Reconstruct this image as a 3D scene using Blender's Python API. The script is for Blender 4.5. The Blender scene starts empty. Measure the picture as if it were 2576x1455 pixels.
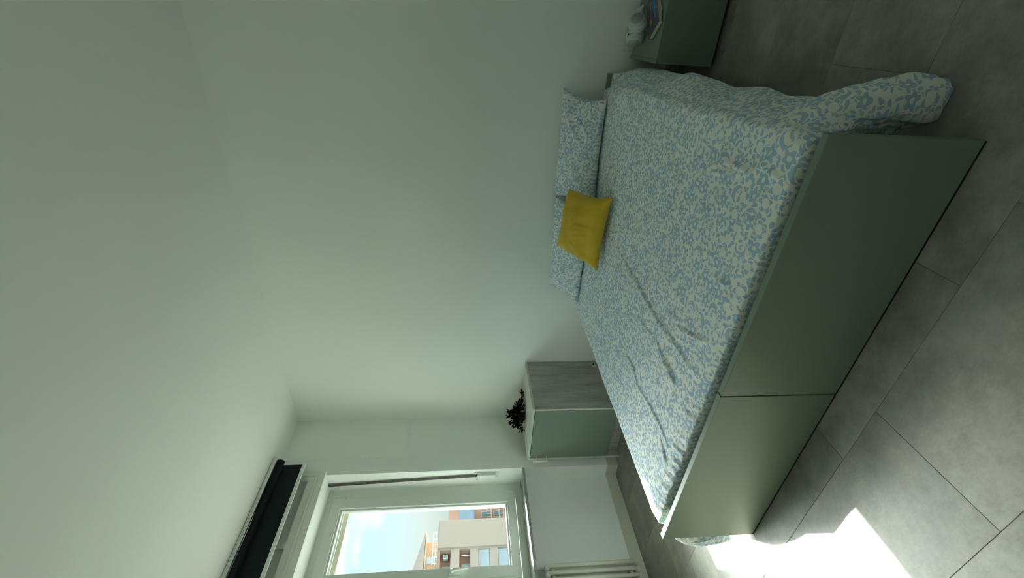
import bpy, bmesh, math, random
import numpy as np
from mathutils import Vector, Matrix

random.seed(7)
rng = np.random.default_rng(5)
SC = bpy.context.scene
COL = SC.collection

# ------------------------------------------------------------------ camera
CAM_H = 1.24
cam_data = bpy.data.cameras.new('camera')
cam_data.sensor_fit = 'HORIZONTAL'
cam_data.sensor_width = 36.0
cam_data.lens = 1109.0 / 2576.0 * 36.0
cam_data.clip_start = 0.02
cam_data.clip_end = 500.0
cam = bpy.data.objects.new('camera', cam_data)
COL.objects.link(cam)
yaw, pitch, roll = -0.546367, 0.0990155, -0.00345368
fwd = Vector((math.sin(yaw) * math.cos(pitch), math.cos(yaw) * math.cos(pitch), -math.sin(pitch)))
rgt = Vector((math.cos(yaw), -math.sin(yaw), 0.0))
dwn = fwd.cross(rgt)
r2 = math.cos(roll) * rgt + math.sin(roll) * dwn
d2 = -math.sin(roll) * rgt + math.cos(roll) * dwn
# the phone was held sideways: image right = room down, image up = room right
rot = Matrix((d2, r2, -fwd)).transposed()
cam.matrix_world = Matrix.Translation((0, 0, CAM_H)) @ rot.to_4x4()
SC.camera = cam

# ------------------------------------------------------------------ view, world, sun
SC.view_settings.view_transform = 'Standard'
SC.view_settings.look = 'None'
SC.view_settings.gamma = 1.0
SC.view_settings.use_curve_mapping = False
SC.view_settings.exposure = 1.2
SC.cycles.max_bounces = 7
SC.cycles.diffuse_bounces = 6
SC.cycles.glossy_bounces = 2
SC.cycles.use_adaptive_sampling = True
SC.cycles.adaptive_threshold = 0.02
SC.cycles.adaptive_min_samples = 32
SC.cycles.sample_clamp_indirect = 6.0
SC.cycles.use_denoising = True

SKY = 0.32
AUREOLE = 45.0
SUN = 19.0
world = bpy.data.worlds.new('world')
SC.world = world
world.use_nodes = True
wn, wl = world.node_tree.nodes, world.node_tree.links
wn.clear()
w_out = wn.new('ShaderNodeOutputWorld')
w_bg = wn.new('ShaderNodeBackground')
w_bg.inputs['Strength'].default_value = SKY
w_tc = wn.new('ShaderNodeTexCoord')
w_sep = wn.new('ShaderNodeSeparateXYZ')
w_ramp = wn.new('ShaderNodeValToRGB')
w_ramp.color_ramp.elements[0].position = 0.08
w_ramp.color_ramp.elements[0].color = (0.95, 1.08, 1.03, 1)
w_ramp.color_ramp.elements[1].position = 0.26
w_ramp.color_ramp.elements[1].color = (0.28, 0.62, 0.85, 1)
w_map = wn.new('ShaderNodeMapping')
w_map.inputs['Scale'].default_value = (1.0, 1.0, 2.4)
w_map.inputs['Location'].default_value = (1.7, 0.4, 0.3)
w_noise = wn.new('ShaderNodeTexNoise')
w_noise.inputs['Scale'].default_value = 3.4
w_noise.inputs['Detail'].default_value = 3.0
w_noise.inputs['Roughness'].default_value = 0.55
w_cl = wn.new('ShaderNodeValToRGB')
w_cl.color_ramp.elements[0].position = 0.50
w_cl.color_ramp.elements[0].color = (0, 0, 0, 1)
w_cl.color_ramp.elements[1].position = 0.70
w_cl.color_ramp.elements[1].color = (1, 1, 1, 1)
w_mix = wn.new('ShaderNodeMixRGB')
w_mix.inputs['Color2'].default_value = (1.15, 1.24, 1.19, 1)
wl.new(w_tc.outputs['Generated'], w_sep.inputs[0])
wl.new(w_sep.outputs['Z'], w_ramp.inputs[0])
wl.new(w_tc.outputs['Generated'], w_map.inputs[0])
wl.new(w_map.outputs[0], w_noise.inputs['Vector'])
wl.new(w_noise.outputs['Fac'], w_cl.inputs[0])
wl.new(w_cl.outputs[0], w_mix.inputs['Fac'])
wl.new(w_ramp.outputs[0], w_mix.inputs['Color1'])
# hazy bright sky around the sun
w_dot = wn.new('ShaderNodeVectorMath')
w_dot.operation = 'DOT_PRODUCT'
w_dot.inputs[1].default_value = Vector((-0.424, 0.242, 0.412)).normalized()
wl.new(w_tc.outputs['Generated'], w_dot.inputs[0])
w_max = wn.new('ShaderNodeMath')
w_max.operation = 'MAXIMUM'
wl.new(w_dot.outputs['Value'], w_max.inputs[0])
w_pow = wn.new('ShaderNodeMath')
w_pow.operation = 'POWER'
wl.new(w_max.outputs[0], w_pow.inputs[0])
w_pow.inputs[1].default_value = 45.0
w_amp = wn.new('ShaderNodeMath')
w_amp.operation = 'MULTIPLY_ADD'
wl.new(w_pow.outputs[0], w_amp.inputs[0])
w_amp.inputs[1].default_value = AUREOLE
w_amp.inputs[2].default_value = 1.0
# sky brightness raised with elevation, added to put more light on the bed
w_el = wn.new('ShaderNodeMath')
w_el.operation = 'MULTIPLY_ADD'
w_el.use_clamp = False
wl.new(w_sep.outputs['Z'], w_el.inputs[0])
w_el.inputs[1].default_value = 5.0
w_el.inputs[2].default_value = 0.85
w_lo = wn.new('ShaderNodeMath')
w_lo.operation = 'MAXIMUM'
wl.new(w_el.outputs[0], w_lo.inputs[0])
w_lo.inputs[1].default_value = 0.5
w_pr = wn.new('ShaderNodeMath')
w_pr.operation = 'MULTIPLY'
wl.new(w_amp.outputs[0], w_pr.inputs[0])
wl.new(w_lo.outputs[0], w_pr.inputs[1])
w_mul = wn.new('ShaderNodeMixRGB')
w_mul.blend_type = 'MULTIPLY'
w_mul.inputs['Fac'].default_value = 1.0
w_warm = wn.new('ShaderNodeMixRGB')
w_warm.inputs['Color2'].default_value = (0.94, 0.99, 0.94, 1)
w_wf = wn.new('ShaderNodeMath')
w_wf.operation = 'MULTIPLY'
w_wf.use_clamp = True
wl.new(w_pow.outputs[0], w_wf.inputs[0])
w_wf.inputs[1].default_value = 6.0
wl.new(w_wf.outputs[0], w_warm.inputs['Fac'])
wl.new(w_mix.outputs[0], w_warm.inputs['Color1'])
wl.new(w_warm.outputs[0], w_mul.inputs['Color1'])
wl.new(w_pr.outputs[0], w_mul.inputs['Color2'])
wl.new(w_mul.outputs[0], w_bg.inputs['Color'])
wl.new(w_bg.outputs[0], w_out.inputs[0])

sun_d = Vector((0.424, -0.242, -0.412)).normalized()
sun_data = bpy.data.lights.new('sun', 'SUN')
sun_data.energy = SUN
sun_data.angle = math.radians(0.6)
sun_data.color = (1.0, 0.98, 0.90)
sun = bpy.data.objects.new('sun', sun_data)
sun.rotation_euler = sun_d.to_track_quat('-Z', 'Y').to_euler()
sun.location = (-8, 5, 8)
COL.objects.link(sun)


# ------------------------------------------------------------------ helpers
def link(o, parent=None):
    COL.objects.link(o)
    if parent is not None:
        o.parent = parent
    return o


def tag(o, label=None, cat=None, group=None, kind=None):
    if label:
        o['label'] = label
    if cat:
        o['category'] = cat
    if group:
        o['group'] = group
    if kind:
        o['kind'] = kind
    return o


def thing(name, label, cat, loc=(0, 0, 0), rz=0.0, group=None):
    o = bpy.data.objects.new(name, None)
    o.empty_display_size = 0.05
    o.location = loc
    o.rotation_euler = (0, 0, rz)
    link(o)
    return tag(o, label, cat, group)


def obj(name, bm, mat, parent=None, smooth=False):
    me = bpy.data.meshes.new(name)
    bmesh.ops.recalc_face_normals(bm, faces=bm.faces[:])
    bm.to_mesh(me)
    bm.free()
    me.materials.append(mat)
    if smooth:
        for p in me.polygons:
            p.use_smooth = True
    o = bpy.data.objects.new(name, me)
    link(o, parent)
    return o


def mobj(name, verts, faces, mat, parent=None, smooth=True, uv=None):
    me = bpy.data.meshes.new(name)
    me.from_pydata([tuple(v) for v in verts], [], [tuple(f) for f in faces])
    me.materials.append(mat)
    if smooth:
        me.polygons.foreach_set('use_smooth', [True] * len(me.polygons))
    if uv is not None:
        lay = me.uv_layers.new(name='UVMap')
        idx = np.empty(len(me.loops), dtype=np.int32)
        me.loops.foreach_get('vertex_index', idx)
        lay.data.foreach_set('uv', np.asarray(uv, dtype=np.float32)[idx].ravel())
    me.update()
    o = bpy.data.objects.new(name, me)
    link(o, parent)
    return o


def add_box(bm, a, b, bevel=0.0, seg=2):
    x0, y0, z0 = (min(a[i], b[i]) for i in range(3))
    x1, y1, z1 = (max(a[i], b[i]) for i in range(3))
    vs = [bm.verts.new(p) for p in ((x0, y0, z0), (x1, y0, z0), (x1, y1, z0), (x0, y1, z0),
                                    (x0, y0, z1), (x1, y0, z1), (x1, y1, z1), (x0, y1, z1))]
    fs = [bm.faces.new([vs[i] for i in f]) for f in ((0, 3, 2, 1), (4, 5, 6, 7), (0, 1, 5, 4),
                                                     (1, 2, 6, 5), (2, 3, 7, 6), (3, 0, 4, 7))]
    if bevel > 0:
        es = list({e for f in fs for e in f.edges})
        bmesh.ops.bevel(bm, geom=es, offset=bevel, segments=seg, affect='EDGES', profile=0.6)
    return vs


def box(name, a, b, mat, parent=None, bevel=0.0, seg=2):
    bm = bmesh.new()
    add_box(bm, a, b, bevel, seg)
    return obj(name, bm, mat, parent)


def boxes(name, lst, mat, parent=None, bevel=0.0):
    bm = bmesh.new()
    for a, b in lst:
        add_box(bm, a, b, bevel)
    return obj(name, bm, mat, parent)


def add_tube(bm, pts, r, n=10, closed_ends=True, loop=False):
    pts = [Vector(p) for p in pts]
    rs = r if isinstance(r, (list, tuple)) else [r] * len(pts)
    rings = []
    m = len(pts)
    prev = None
    for i, p in enumerate(pts):
        if loop:
            t = pts[(i + 1) % m] - pts[i - 1]
        else:
            t = pts[min(i + 1, m - 1)] - pts[max(i - 1, 0)]
        t.normalize()
        if prev is None:
            up = Vector((0, 0, 1)) if abs(t.z) < 0.9 else Vector((1, 0, 0))
            a = t.cross(up).normalized()
        else:
            a = (prev - t * prev.dot(t)).normalized()
        prev = a
        b = t.cross(a)
        rings.append([bm.verts.new(p + (a * math.cos(q) + b * math.sin(q)) * rs[i])
                      for q in (2 * math.pi * k / n for k in range(n))])
    cnt = m if loop else m - 1
    for i in range(cnt):
        A, B = rings[i], rings[(i + 1) % m]
        for k in range(n):
            bm.faces.new((A[k], A[(k + 1) % n], B[(k + 1) % n], B[k]))
    if closed_ends and not loop:
        bm.faces.new(rings[0][::-1])
        bm.faces.new(rings[-1])


def tube(name, pts, r, mat, parent=None, n=10, loop=False):
    bm = bmesh.new()
    add_tube(bm, pts, r, n, loop=loop)
    return obj(name, bm, mat, parent, smooth=True)


def add_lathe(bm, prof, axis_o, axis_d, n=32):
    o = Vector(axis_o)
    d = Vector(axis_d).normalized()
    up = Vector((0, 0, 1)) if abs(d.z) < 0.9 else Vector((1, 0, 0))
    a = d.cross(up).normalized()
    b = d.cross(a)
    rings = []
    for r, h in prof:
        if r < 1e-6:
            rings.append([bm.verts.new(o + d * h)])
        else:
            rings.append([bm.verts.new(o + d * h + (a * math.cos(q) + b * math.sin(q)) * r)
                          for q in (2 * math.pi * k / n for k in range(n))])
    for A, B in zip(rings[:-1], rings[1:]):
        for k in range(n):
            k2 = (k + 1) % n
            if len(A) == 1 and len(B) == 1:
                continue
            if len(A) == 1:
                bm.faces.new((A[0], B[k2], B[k]))
            elif len(B) == 1:
                bm.faces.new((A[k], A[k2], B[0]))
            else:
                bm.faces.new((A[k], A[k2], B[k2], B[k]))


def lathe(name, prof, o, d, mat, parent=None, n=32, smooth=True):
    bm = bmesh.new()
    add_lathe(bm, prof, o, d, n)
    ob = obj(name, bm, mat, parent, smooth=smooth)
    return ob


# ------------------------------------------------------------------ materials
class NT:
    def __init__(self, name):
        self.m = bpy.data.materials.new(name)
        self.m.use_nodes = True
        self.t = self.m.node_tree
        self.n, self.l = self.t.nodes, self.t.links
        self.bsdf = self.n['Principled BSDF']

    def node(self, typ, **kw):
        x = self.n.new(typ)
        for k, v in kw.items():
            setattr(x, k, v)
        return x

    def set(self, sock, v):
        if hasattr(v, 'is_output') or isinstance(v, bpy.types.NodeSocket):
            self.l.new(v, sock)
        else:
            sock.default_value = v

    def math(self, op, a, b=0.0, c=0.0, clamp=False):
        x = self.n.new('ShaderNodeMath')
        x.operation = op
        x.use_clamp = clamp
        self.set(x.inputs[0], a)
        self.set(x.inputs[1], b)
        self.set(x.inputs[2], c)
        return x.outputs[0]

    def mix(self, fac, a, b):
        x = self.n.new('ShaderNodeMixRGB')
        self.set(x.inputs['Fac'], fac)
        self.set(x.inputs['Color1'], a if not isinstance(a, tuple) else (*a, 1))
        self.set(x.inputs['Color2'], b if not isinstance(b, tuple) else (*b, 1))
        return x.outputs[0]

    def noise(self, vec, scale, detail=4.0, rough=0.5):
        x = self.n.new('ShaderNodeTexNoise')
        x.inputs['Scale'].default_value = scale
        x.inputs['Detail'].default_value = detail
        x.inputs['Roughness'].default_value = rough
        if vec is not None:
            self.l.new(vec, x.inputs['Vector'])
        return x.outputs['Fac']

    def ramp(self, fac, stops):
        x = self.n.new('ShaderNodeValToRGB')
        e = x.color_ramp.elements
        while len(e) < len(stops):
            e.new(0.5)
        for k, (p, c) in enumerate(stops):
            e[k].position = p
            e[k].color = (*c, 1) if len(c) == 3 else c
        self.l.new(fac, x.inputs[0])
        return x.outputs[0]

    def obj_coord(self):
        return self.n.new('ShaderNodeTexCoord').outputs['Object']

    def mapping(self, vec, scale=(1, 1, 1), rot_=(0, 0, 0), loc=(0, 0, 0)):
        x = self.n.new('ShaderNodeMapping')
        x.inputs['Scale'].default_value = scale
        x.inputs['Rotation'].default_value = rot_
        x.inputs['Location'].default_value = loc
        self.l.new(vec, x.inputs[0])
        return x.outputs[0]

    def bump(self, h, strength=0.2, dist=0.002):
        x = self.n.new('ShaderNodeBump')
        x.inputs['Strength'].default_value = strength
        x.inputs['Distance'].default_value = dist
        self.l.new(h, x.inputs['Height'])
        self.l.new(x.outputs[0], self.bsdf.inputs['Normal'])

    def out(self, color=None, rough=0.5, spec=0.5, metal=0.0):
        if color is not None:
            self.set(self.bsdf.inputs['Base Color'], (*color, 1) if isinstance(color, tuple) else color)
        self.set(self.bsdf.inputs['Roughness'], rough)
        self.bsdf.inputs['Specular IOR Level'].default_value = spec
        self.bsdf.inputs['Metallic'].default_value = metal
        return self.m


def plain(name, c, rough=0.5, spec=0.5, metal=0.0, var=0.06, scale=3.0, bump=0.0, bscale=60.0):
    t = NT(name)
    co = t.obj_coord()
    f = t.noise(co, scale, 1.0)
    lo = tuple(max(0, x * (1 - var)) for x in c)
    hi = tuple(min(1, x * (1 + var)) for x in c)
    col = t.ramp(f, [(0.3, lo), (0.7, hi)])
    if bump > 0:
        t.bump(t.noise(co, bscale, 3.0), bump, 0.001)
    return t.out(col, rough, spec, metal)


M = {}
M['wall'] = plain('wall_paint', (0.885, 0.925, 0.880), 0.85, 0.2, var=0.012, scale=1.5)
M['ceiling'] = plain('ceiling_paint', (0.885, 0.925, 0.880), 0.9, 0.2, var=0.01, scale=1.2)
M['green'] = plain('sage_green_lacquer', (0.180, 0.235, 0.180), 0.42, 0.4, var=0.03, scale=2.0)
M['green_edge'] = M['green']
M['white_pvc'] = plain('white_pvc', (0.76, 0.80, 0.75), 0.35, 0.5, var=0.01)
M['cord'] = plain('white_cord', (0.95, 0.95, 0.93), 0.6, 0.3, var=0.01)
M['white_paint'] = plain('white_satin_wood', (0.78, 0.82, 0.74), 0.45, 0.4, var=0.02)
M['cream_base'] = plain('cream_baseboard', (0.66, 0.66, 0.55), 0.5, 0.4, var=0.02)
M['radiator'] = plain('radiator_enamel', (0.74, 0.74, 0.64), 0.35, 0.5, var=0.01)
M['charcoal'] = plain('charcoal_blind_fabric', (0.012, 0.018, 0.020), 0.9, 0.15, var=0.1, scale=30)
M['strap'] = plain('grey_strap_webbing', (0.10, 0.10, 0.085), 0.9, 0.1, var=0.2, scale=120)
M['black'] = plain('black_plastic', (0.012, 0.012, 0.012), 0.5, 0.4, var=0.1)
M['chrome'] = plain('brushed_metal', (0.80, 0.83, 0.80), 0.35, 0.5, metal=0.5, var=0.02)
M['phones'] = plain('white_headphone_plastic', (0.60, 0.66, 0.62), 0.38, 0.5, var=0.01)
M['phones_dark'] = plain('grey_headphone_plastic', (0.40, 0.42, 0.38), 0.4, 0.5, var=0.01)
M['paper'] = plain('paper_pages', (0.62, 0.60, 0.48), 0.9, 0.1, var=0.05, scale=200)
M['leaf'] = plain('dark_leaf', (0.010, 0.016, 0.009), 0.6, 0.2, var=0.3, scale=20)
M['mattress'] = plain('mattress_ticking', (0.7, 0.7, 0.66), 0.9, 0.1)

# marble
t = NT('grey_marble')
co = t.obj_coord()
f = t.noise(t.mapping(co, (1, 1, 3)), 26.0, 8.0, 0.7)
M['marble'] = t.out(t.ramp(f, [(0.3, (0.16, 0.19, 0.17)), (0.5, (0.30, 0.33, 0.30)), (0.7, (0.50, 0.53, 0.48))]), 0.25, 0.5)


# pale grey wood, grain along a chosen axis
def wood(name, lo, mid, hi, stretch):
    t = NT(name)
    co = t.obj_coord()
    v = t.mapping(co, stretch)
    a = t.noise(v, 3.0, 6.0, 0.62)
    b = t.noise(v, 14.0, 4.0, 0.6)
    f = t.math('ADD', t.math('MULTIPLY', a, 0.75), t.math('MULTIPLY', b, 0.25))
    c = t.ramp(f, [(0.34, lo), (0.5, mid), (0.66, hi)])
    return t.out(c, 0.55, 0.35)


M['wood'] = wood('grey_elm_veneer', (0.28, 0.27, 0.235), (0.41, 0.40, 0.35), (0.50, 0.49, 0.435), (9, 9, 1.0))
M['wood_edge'] = wood('pale_elm_edge', (0.50, 0.52, 0.45), (0.56, 0.58, 0.50), (0.62, 0.63, 0.56), (1.5, 12, 12))

# floor tile: grey beige stone, each tile a little different
t = NT('stone_tile')
oi = t.node('ShaderNodeObjectInfo')
co = t.obj_coord()
off = t.node('ShaderNodeVectorMath', operation='SCALE')
t.l.new(oi.outputs['Random'], off.inputs['Scale'])
off.inputs[0].default_value = (37.0, 53.0, 11.0)
va = t.node('ShaderNodeVectorMath', operation='ADD')
t.l.new(co, va.inputs[0])
t.l.new(off.outputs[0], va.inputs[1])
v = va.outputs[0]
a = t.noise(v, 3.2, 6.0, 0.62)
b = t.noise(v, 24.0, 6.0, 0.7)
c = t.noise(t.mapping(v, (1, 2.2, 1)), 70.0, 3.0, 0.6)
f = t.math('ADD', t.math('MULTIPLY', a, 0.62), t.math('MULTIPLY', b, 0.26))
f = t.math('ADD', f, t.math('MULTIPLY', c, 0.12))
base = t.ramp(f, [(0.36, (0.190, 0.187, 0.160)), (0.5, (0.285, 0.280, 0.240)), (0.66, (0.42, 0.412, 0.358))])
tone = t.math('ADD', t.math('MULTIPLY', oi.outputs['Random'], 0.22), 0.90)
mul = t.node('ShaderNodeMixRGB', blend_type='MULTIPLY')
mul.inputs['Fac'].default_value = 1.0
t.l.new(base, mul.inputs['Color1'])
t.l.new(tone, mul.inputs['Color2'])
rr_ = t.math('ADD', t.math('MULTIPLY', b, 0.25), 0.34)
t.bump(b, 0.10, 0.002)
M['tile'] = t.out(mul.outputs[0], rr_, 0.45)
M['grout'] = plain('grout', (0.20, 0.20, 0.17), 0.9, 0.1)

# mustard cushion fabric
t = NT('mustard_cotton')
co = t.obj_coord()
wv = t.noise(t.mapping(co, (420, 420, 420)), 1.0, 1.0)
f = t.noise(co, 9.0, 4.0)
col = t.ramp(f, [(0.3, (0.64, 0.42, 0.035)), (0.7, (0.76, 0.51, 0.050))])
t.bump(wv, 0.15, 0.001)
M['mustard'] = t.out(col, 0.85, 0.2)
t.bsdf.inputs['Sheen Weight'].default_value = 0.15


# printed cotton: blue flowers, leaves and arcs on an off-white ground, drawn in the cloth's own UV (metres)
def floral():
    t = NT('floral_cotton')
    uv = t.node('ShaderNodeUVMap').outputs[0]
    warp = t.node('ShaderNodeTexNoise')
    warp.noise_dimensions = '2D'
    warp.inputs['Scale'].default_value = 55.0
    warp.inputs['Detail'].default_value = 1.0
    t.l.new(uv, warp.inputs['Vector'])
    wsub = t.node('ShaderNodeVectorMath', operation='SUBTRACT')
    t.l.new(warp.outputs['Color'], wsub.inputs[0])
    wsub.inputs[1].default_value = (0.5, 0.5, 0.5)
    wsc = t.node('ShaderNodeVectorMath', operation='SCALE')
    t.l.new(wsub.outputs[0], wsc.inputs[0])
    wsc.inputs['Scale'].default_value = 0.007
    p_ = t.node('ShaderNodeVectorMath', operation='ADD')
    t.l.new(uv, p_.inputs[0])
    t.l.new(wsc.outputs[0], p_.inputs[1])
    p = p_.outputs[0]

    def cells(scale, randomness):
        vo = t.node('ShaderNodeTexVoronoi', voronoi_dimensions='2D', feature='F1')
        vo.inputs['Scale'].default_value = scale
        vo.inputs['Randomness'].default_value = randomness
        t.l.new(p, vo.inputs['Vector'])
        d = t.node('ShaderNodeVectorMath', operation='SUBTRACT')
        t.l.new(p, d.inputs[0])
        t.l.new(vo.outputs['Position'], d.inputs[1])
        s = t.node('ShaderNodeSeparateXYZ')
        t.l.new(d.outputs[0], s.inputs[0])
        rc = t.node('ShaderNodeSeparateColor')
        t.l.new(vo.outputs['Color'], rc.inputs[0])
        return s.outputs[0], s.outputs[1], rc.outputs[0], rc.outputs[1], rc.outputs[2]

    x, y, ra, rb, rc = cells(15.8, 0.62)
    r = t.math('SQRT', t.math('ADD', t.math('MULTIPLY', x, x), t.math('MULTIPLY', y, y)))
    th = t.math('ARCTAN2', y, x)
    R = t.math('ADD', 0.0222, t.math('MULTIPLY', ra, 0.0092))
    ph = t.math('MULTIPLY', rb, 6.283)
    wob = t.math('COSINE', t.math('ADD', t.math('MULTIPLY', th, 5.0), ph))
    f = t.math('MULTIPLY', R, t.math('ADD', 0.80, t.math('MULTIPLY', wob, 0.20)))
    inside = t.math('LESS_THAN', r, f)
    ring = t.math('GREATER_THAN', rc, 0.72)
    hole = t.math('ADD', t.math('MULTIPLY', R, 0.26),
                  t.math('MULTIPLY', ring, t.math('MULTIPLY', R, 0.30)))
    flower = t.math('MULTIPLY', inside, t.math('GREATER_THAN', r, hole))
    # arcs replace the flower in some cells
    is_arc = t.math('GREATER_THAN', ra, 0.76)
    ang = t.math('COSINE', t.math('ADD', th, ph))
    wdt = t.math('MULTIPLY', t.math('ADD', ang, 0.35), 0.0064)
    arc = t.math('LESS_THAN', t.math('ABSOLUTE', t.math('SUBTRACT', r, 0.0240)), wdt)
    not_arc = t.math('SUBTRACT', 1.0, is_arc)
    big = t.math('MAXIMUM', t.math('MULTIPLY', flower, not_arc), t.math('MULTIPLY', arc, is_arc))
    free_f = t.math('GREATER_THAN', r, t.math('ADD', f, 0.0044))
    near_arc = t.math('LESS_THAN', t.math('ABSOLUTE', t.math('SUBTRACT', r, 0.0240)), t.math('ADD', wdt, 0.0055))
    free = t.math('ADD', t.math('MULTIPLY', free_f, not_arc),
                  t.math('MULTIPLY', t.math('SUBTRACT', 1.0, near_arc), is_arc))
    # leaves
    x, y, ra, rb, rc = cells(47.0, 0.85)
    a = t.math('MULTIPLY', ra, 6.283)
    ca, sa = t.math('COSINE', a), t.math('SINE', a)
    lx = t.math('ADD', t.math('MULTIPLY', x, ca), t.math('MULTIPLY', y, sa))
    ly = t.math('SUBTRACT', t.math('MULTIPLY', y, ca), t.math('MULTIPLY', x, sa))
    ex = t.math('DIVIDE', lx, t.math('ADD', 0.0086, t.math('MULTIPLY', rb, 0.0043)))
    ey = t.math('DIVIDE', ly, t.math('ADD', 0.0044, t.math('MULTIPLY', rc, 0.0020)))
    leaf = t.math('LESS_THAN', t.math('ADD', t.math('MULTIPLY', ex, ex), t.math('MULTIPLY', ey, ey)), 1.0)
    leaf = t.math('MULTIPLY', leaf, free)
    mask = t.math('MAXIMUM', big, leaf)
    col = t.mix(mask, (0.885, 0.90, 0.855), (0.43, 0.585, 0.715))
    wr = t.noise(uv, 18.0, 5.0, 0.6)
    t.bump(wr, 0.22, 0.010)
    return t.out(col, 0.75, 0.25)


M['floral'] = floral()


def glass():
    t = NT('window_glass')
    n, l = t.n, t.l
    n.remove(t.bsdf)
    tr = n.new('ShaderNodeBsdfTransparent')
    tr.inputs[0].default_value = (0.96, 0.98, 0.97, 1)
    gl = n.new('ShaderNodeBsdfGlossy')
    gl.inputs['Roughness'].default_value = 0.02
    fr = n.new('ShaderNodeLayerWeight')
    fr.inputs['Blend'].default_value = 0.5
    fac = t.math('ADD', 0.02, t.math('MULTIPLY', t.math('POWER', fr.outputs['Facing'], 5.0), 0.6))
    mx = n.new('ShaderNodeMixShader')
    l.new(fac, mx.inputs[0])
    l.new(tr.outputs[0], mx.inputs[1])
    l.new(gl.outputs[0], mx.inputs[2])
    l.new(mx.outputs[0], n['Material Output'].inputs[0])
    return t.m


M['glass'] = glass()
# outside
M['facade'] = plain('pale_facade_render', (0.56, 0.435, 0.335), 0.9, 0.1, var=0.02, scale=0.3)
M['facade_pink'] = plain('terracotta_render', (0.52, 0.31, 0.23), 0.9, 0.1, var=0.05, scale=0.3)
M['facade_orange'] = plain('orange_render', (0.56, 0.37, 0.24), 0.9, 0.1, var=0.04, scale=0.4)
M['pane'] = plain('bluish_window_pane', (0.50, 0.54, 0.56), 0.3, 0.5, var=0.04, scale=0.6)
M['pane_dark'] = plain('dark_window_pane', (0.20, 0.25, 0.29), 0.2, 0.5, var=0.08, scale=0.6)
M['ac'] = plain('ac_casing', (0.85, 0.86, 0.84), 0.5, 0.4)
M['metal_pale'] = plain('pale_railing', (0.55, 0.56, 0.48), 0.5, 0.4)
M['roof'] = wood('brown_roof_tile', (0.34, 0.23, 0.16), (0.44, 0.31, 0.23), (0.54, 0.40, 0.31), (1, 6, 1))
M['shutter'] = plain('beige_shutter_slat', (0.62, 0.60, 0.47), 0.5, 0.4, var=0.02)
M['outer'] = plain('exterior_render', (0.72, 0.70, 0.62), 0.9, 0.1)
M['ground'] = plain('asphalt', (0.16, 0.16, 0.155), 0.9, 0.1, var=0.2, scale=0.2)

# ------------------------------------------------------------------ room shell
XW, XR, YB, YF, ZC = -3.094, 0.80, 2.834, -0.95, 2.72
XO = -3.50        # outside face of the window wall
NY0, NY1 = 0.83, 2.285        # window niche along y

floor_o = box('floor', (XO, YF - 0.1, -0.08), (XR + 0.1, YB + 0.1, -0.0025), M['grout'])
tag(floor_o, 'grey stone tile floor', None, kind='structure')
TX, TY, GAP = 0.669, 0.3725, 0.0007
tile_me = None


def tile_mesh(w, d):
    bm = bmesh.new()
    add_box(bm, (0, 0, -0.005), (w, d, 0.0), 0.0008, 1)
    bmesh.ops.recalc_face_normals(bm, faces=bm.faces[:])
    me = bpy.data.meshes.new('tile')
    bm.to_mesh(me)
    bm.free()
    me.materials.append(M['tile'])
    return me


full = tile_mesh(TX - GAP, TY - GAP)
cut_cache = {}
for row in range(-5, 7):
    y0 = 0.486 + row * TY
    y1 = y0 + TY
    x_off = -0.956 - (TX / 3.0) * row
    if y1 < YF or y0 > YB:
        continue
    x_min = -3.215 if NY0 < y0 + 0.2 < NY1 else XW
    k0 = math.floor((x_min - x_off) / TX)
    k1 = math.ceil((XR - x_off) / TX)
    for k in range(k0, k1):
        xa, xb = x_off + k * TX, x_off + (k + 1) * TX
        ca, cb = max(xa, x_min), min(xb, XR)
        cy0, cy1 = max(y0, YF), min(y1, YB)
        if cb - ca < 0.02 or cy1 - cy0 < 0.02:
            continue
        if cb - ca > TX - 0.001 and cy1 - cy0 > TY - 0.001:
            me = full
        else:
            key = (round(cb - ca, 3), round(cy1 - cy0, 3))
            if key not in cut_cache:
                cut_cache[key] = tile_mesh(cb - ca - GAP, cy1 - cy0 - GAP)
            me = cut_cache[key]
        o = bpy.data.objects.new('tile', me)
        o.location = (ca + GAP / 2, cy0 + GAP / 2, 0)
        link(o, floor_o)

tag(box('ceiling', (XO, YF - 0.1, ZC), (XR + 0.1, YB + 0.1, ZC + 0.12), M['ceiling']), 'plain pale ceiling', kind='structure')
tag(box('wall_back', (XO, YB, 0), (XR + 0.1, YB + 0.15, ZC), M['wall']), 'plain pale wall behind the bed', kind='structure')
tag(box('wall_right', (XR, YF - 0.1, 0), (XR + 0.15, YB, ZC), M['wall']), 'plain pale side wall', kind='structure')
tag(box('wall_front', (XO, YF - 0.15, 0), (XR, YF, ZC), M['wall']), 'plain pale wall behind the viewer', kind='structure')
wl_o = boxes('wall_left', [
    ((XO, NY1, 0), (XW, YB, ZC)),
    ((XO, NY0, 2.337), (XW, NY1, ZC)),
    ((XO, NY0, 0), (-3.22, NY1, 0.78)),
    ((XO, YF, 0), (XW, NY0, ZC)),
    ((XO, 2.205, 0.78), (-3.36, NY1, 2.337)),
    ((XO, NY0, 0.78), (-3.36, 0.905, 2.337)),
], M['wall'])
tag(wl_o, 'pale window wall with a niche under the sill', kind='structure')

# baseboards
tag(boxes('baseboard_left', [
    ((-3.22, NY0, 0), (-3.206, NY1 - 0.0, 0.086)),
    ((-3.206, NY1 - 0.014, 0), (-3.080, NY1, 0.086)),
    ((XW, NY1, 0), (-3.080, 2.36, 0.086)),
    ((XW, YF + 0.01, 0), (-3.080, NY0, 0.086)),
], M['cream_base']), 'cream baseboard along the window niche', kind='structure')
tag(box('baseboard_back', (-2.40, YB - 0.014, 0), (XR, YB, 0.086), M['cream_base'], bevel=0.003), 'cream baseboard behind the bed', kind='structure')

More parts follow.
